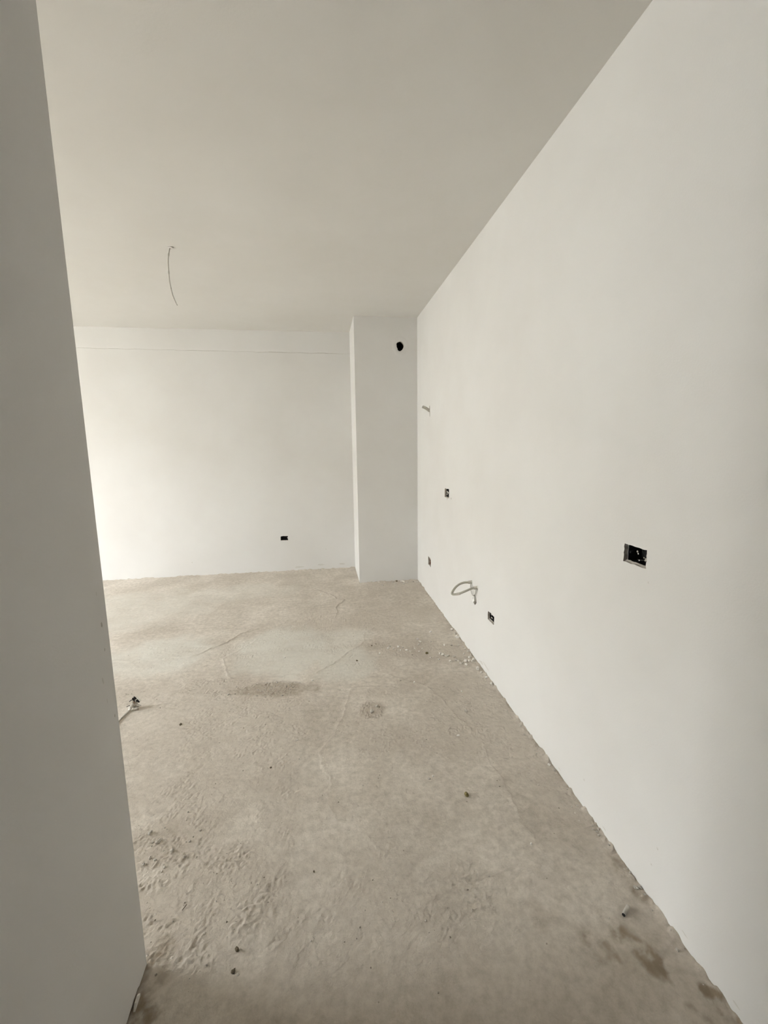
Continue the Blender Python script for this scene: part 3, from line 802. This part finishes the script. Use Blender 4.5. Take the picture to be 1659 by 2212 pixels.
for i, (x, y, r, mm, lab) in enumerate(SINGLE):
    pebble(x, y, r, mm, lab, 'loose stones on the screed', k=i % 3, flat=0.6 if 'flat' in lab else 1.0)
ROW = [(0.669, 3.026, 0.0109), (0.676, 2.977, 0.0108), (0.659, 2.934, 0.0107), (0.840, 2.895, 0.0089), (0.888, 2.879, 0.0107), (0.776, 2.775, 0.0103), (0.789, 2.752, 0.0154), (0.801, 2.723, 0.0136), (0.822, 2.739, 0.0102), (0.855, 2.707, 0.0136), (0.856, 2.667, 0.0118), (0.867, 2.652, 0.0100), (0.892, 2.628, 0.0100), (0.916, 2.643, 0.0117), (0.938, 2.640, 0.0101), (0.903, 2.594, 0.0132), (0.959, 2.636, 0.0101), (0.956, 2.683, 0.0102), (0.978, 2.650, 0.0135), (0.936, 2.740, 0.0086), (0.873, 2.619, 0.0100), (0.959, 2.529, 0.0147), (0.978, 3.148, 0.0153), (0.978, 3.063, 0.0131), (0.971, 2.998, 0.0148), (0.970, 2.813, 0.0106), (0.978, 2.766, 0.0105), (0.534, 2.910, 0.0088), (0.503, 2.923, 0.0088), (0.465, 2.900, 0.0087), (0.444, 2.941, 0.0088), (0.427, 2.914, 0.0070), (0.552, 2.863, 0.0087), (0.510, 2.870, 0.0069), (0.577, 2.788, 0.0085), (0.669, 2.872, 0.0070), (0.754, 2.964, 0.0072), (0.719, 2.893, 0.0071), (0.743, 2.692, 0.0084), (0.694, 2.727, 0.0067), (0.812, 2.661, 0.0084), (0.966, 2.481, 0.0097), (0.972, 2.417, 0.0095), (0.978, 2.345, 0.0093), (0.635, 2.827, 0.0069), (0.617, 2.881, 0.0070), (0.940, 2.877, 0.0071), (0.963, 2.843, 0.0071),]
def row_label(x, y, mm):
    c = {'crumb': 'grey', 'crumb_light': 'pale grey', 'crumb_white': 'white'}[mm]
    if x > 0.963: w = 'touching the right wall foot at the end of the rubble row'
    elif y > 2.86: w = 'scattered just above the rubble row, towards the pier'
    elif x < 0.69: w = 'in the rubble row left of the olive lump'
    else: w = 'packed between the olive lump and the right wall'
    return c+' mortar stone '+w, c+' stones '+w
for x, y, r in ROW:
    mm = random.choice(('crumb', 'crumb_light', 'crumb_light', 'crumb_white'))
    pebble(x, y, r*1.22, mm, *row_label(x, y, mm), 'mortar stone', 'mortar_stone')
q = random.Random(21)
for i in range(42):    # crumbs along the foot of the right wall
    y = q.choice([q.uniform(0.85, 1.35), q.uniform(1.35, 2.4), q.uniform(2.4, 4.4)])
    pebble(XR - abs(q.gauss(0.012, 0.012)), y, q.uniform(0.0035, 0.0075), 'crumb', *[('mortar crumb at the right wall foot, '+w, 'right wall foot crumbs '+w) for w in [
        'nearest the viewer' if y < 1.3 else 'midway, before the rubble row' if y < 2.5 else 'below and beyond the hose']][0], 'mortar crumb', 'mortar_crumb')
for i in range(20):    # at the pier foot and back corner
    if i < 14: x, y = q.uniform(0.55, 0.97), Y1-abs(q.gauss(0.05, 0.06))-0.012
    else: x, y = q.uniform(-0.5, 0.33), Y2-abs(q.gauss(0.02, 0.03))-0.012
    pebble(x, y, q.uniform(0.008, 0.017), q.choice(('crumb', 'crumb_light')), 'mortar crumb on the floor at the foot of the pier' if i < 14 else 'mortar crumb on the floor along the back wall', 'crumbs by the pier foot' if i < 14 else 'crumbs along the back wall', 'mortar crumb', 'mortar_crumb')
for i in range(46):    # strip of crust and rough patch by the left wall
    if i < 30: x, y = q.gauss(-0.36, 0.11), q.gauss(2.50, 0.04)
    else: x, y = q.gauss(-0.58, 0.08), q.gauss(1.52, 0.07)
    pebble(x, y, q.uniform(0.0035, 0.0075), 'crumb', 'small crumb in the dark crusty strip across the left floor' if i < 30 else 'small crumb in the rough patch by the left wall', 'crumbs of the crusty strip' if i < 30 else 'crumbs of the rough patch', 'mortar crumb', 'mortar_crumb')

# fine grit nobody could count: one object
bm = bmesh.new()
V = []; F_ = []
n_g = 5200
gx = rng.uniform(-2.2, XR-0.004, n_g*4); gy_ = rng.uniform(0.8, Y2-0.01, n_g*4)
Rg, _ = rough_mask(gx, gy_)
band = np.exp(-((gy_-(2.83-0.45*(gx-0.62)))/0.14)**2)*(gx > 0.15)
wallp = np.exp(-(XR-gx)/0.03)
prob = 0.05+0.75*Rg**1.5+0.8*band+0.9*wallp
keep = rng.random(n_g*4) < prob*0.55
gx, gy_ = gx[keep][:n_g], gy_[keep][:n_g]
gz = floor_height(gx, gy_)-0.004
oc = np.array([(1,0,0),(0,1,0),(-1,0,0),(0,-1,0),(0,0,1),(0,0,-1)], float)
of = [(0,1,4),(1,2,4),(2,3,4),(3,0,4),(1,0,5),(2,1,5),(3,2,5),(0,3,5)]
for i in range(len(gx)):
    s = 0.0012+0.0032*rng.random()**2.5
    p = oc*s*rng.uniform(0.6, 1.3, (6, 1)); a_ = rng.uniform(0, 6.28); ca, sa = math.cos(a_), math.sin(a_)
    p = np.stack([p[:, 0]*ca-p[:, 1]*sa, p[:, 0]*sa+p[:, 1]*ca, p[:, 2]*0.8], -1)+(gx[i], gy_[i], gz[i]+s*0.25)
    b0 = len(V); V.extend(p.tolist()); F_.extend([(a+b0, b+b0, c+b0) for a, b, c in of])
me_ = bpy.data.meshes.new('mortar_grit'); me_.from_pydata(V, [], F_); me_.materials.append(M['grit'])
o_ = bpy.data.objects.new('mortar_grit', me_); COL.objects.link(o_)
tag(o_, 'fine grey mortar grit strewn over the screed floor', 'grit', kind='stuff')
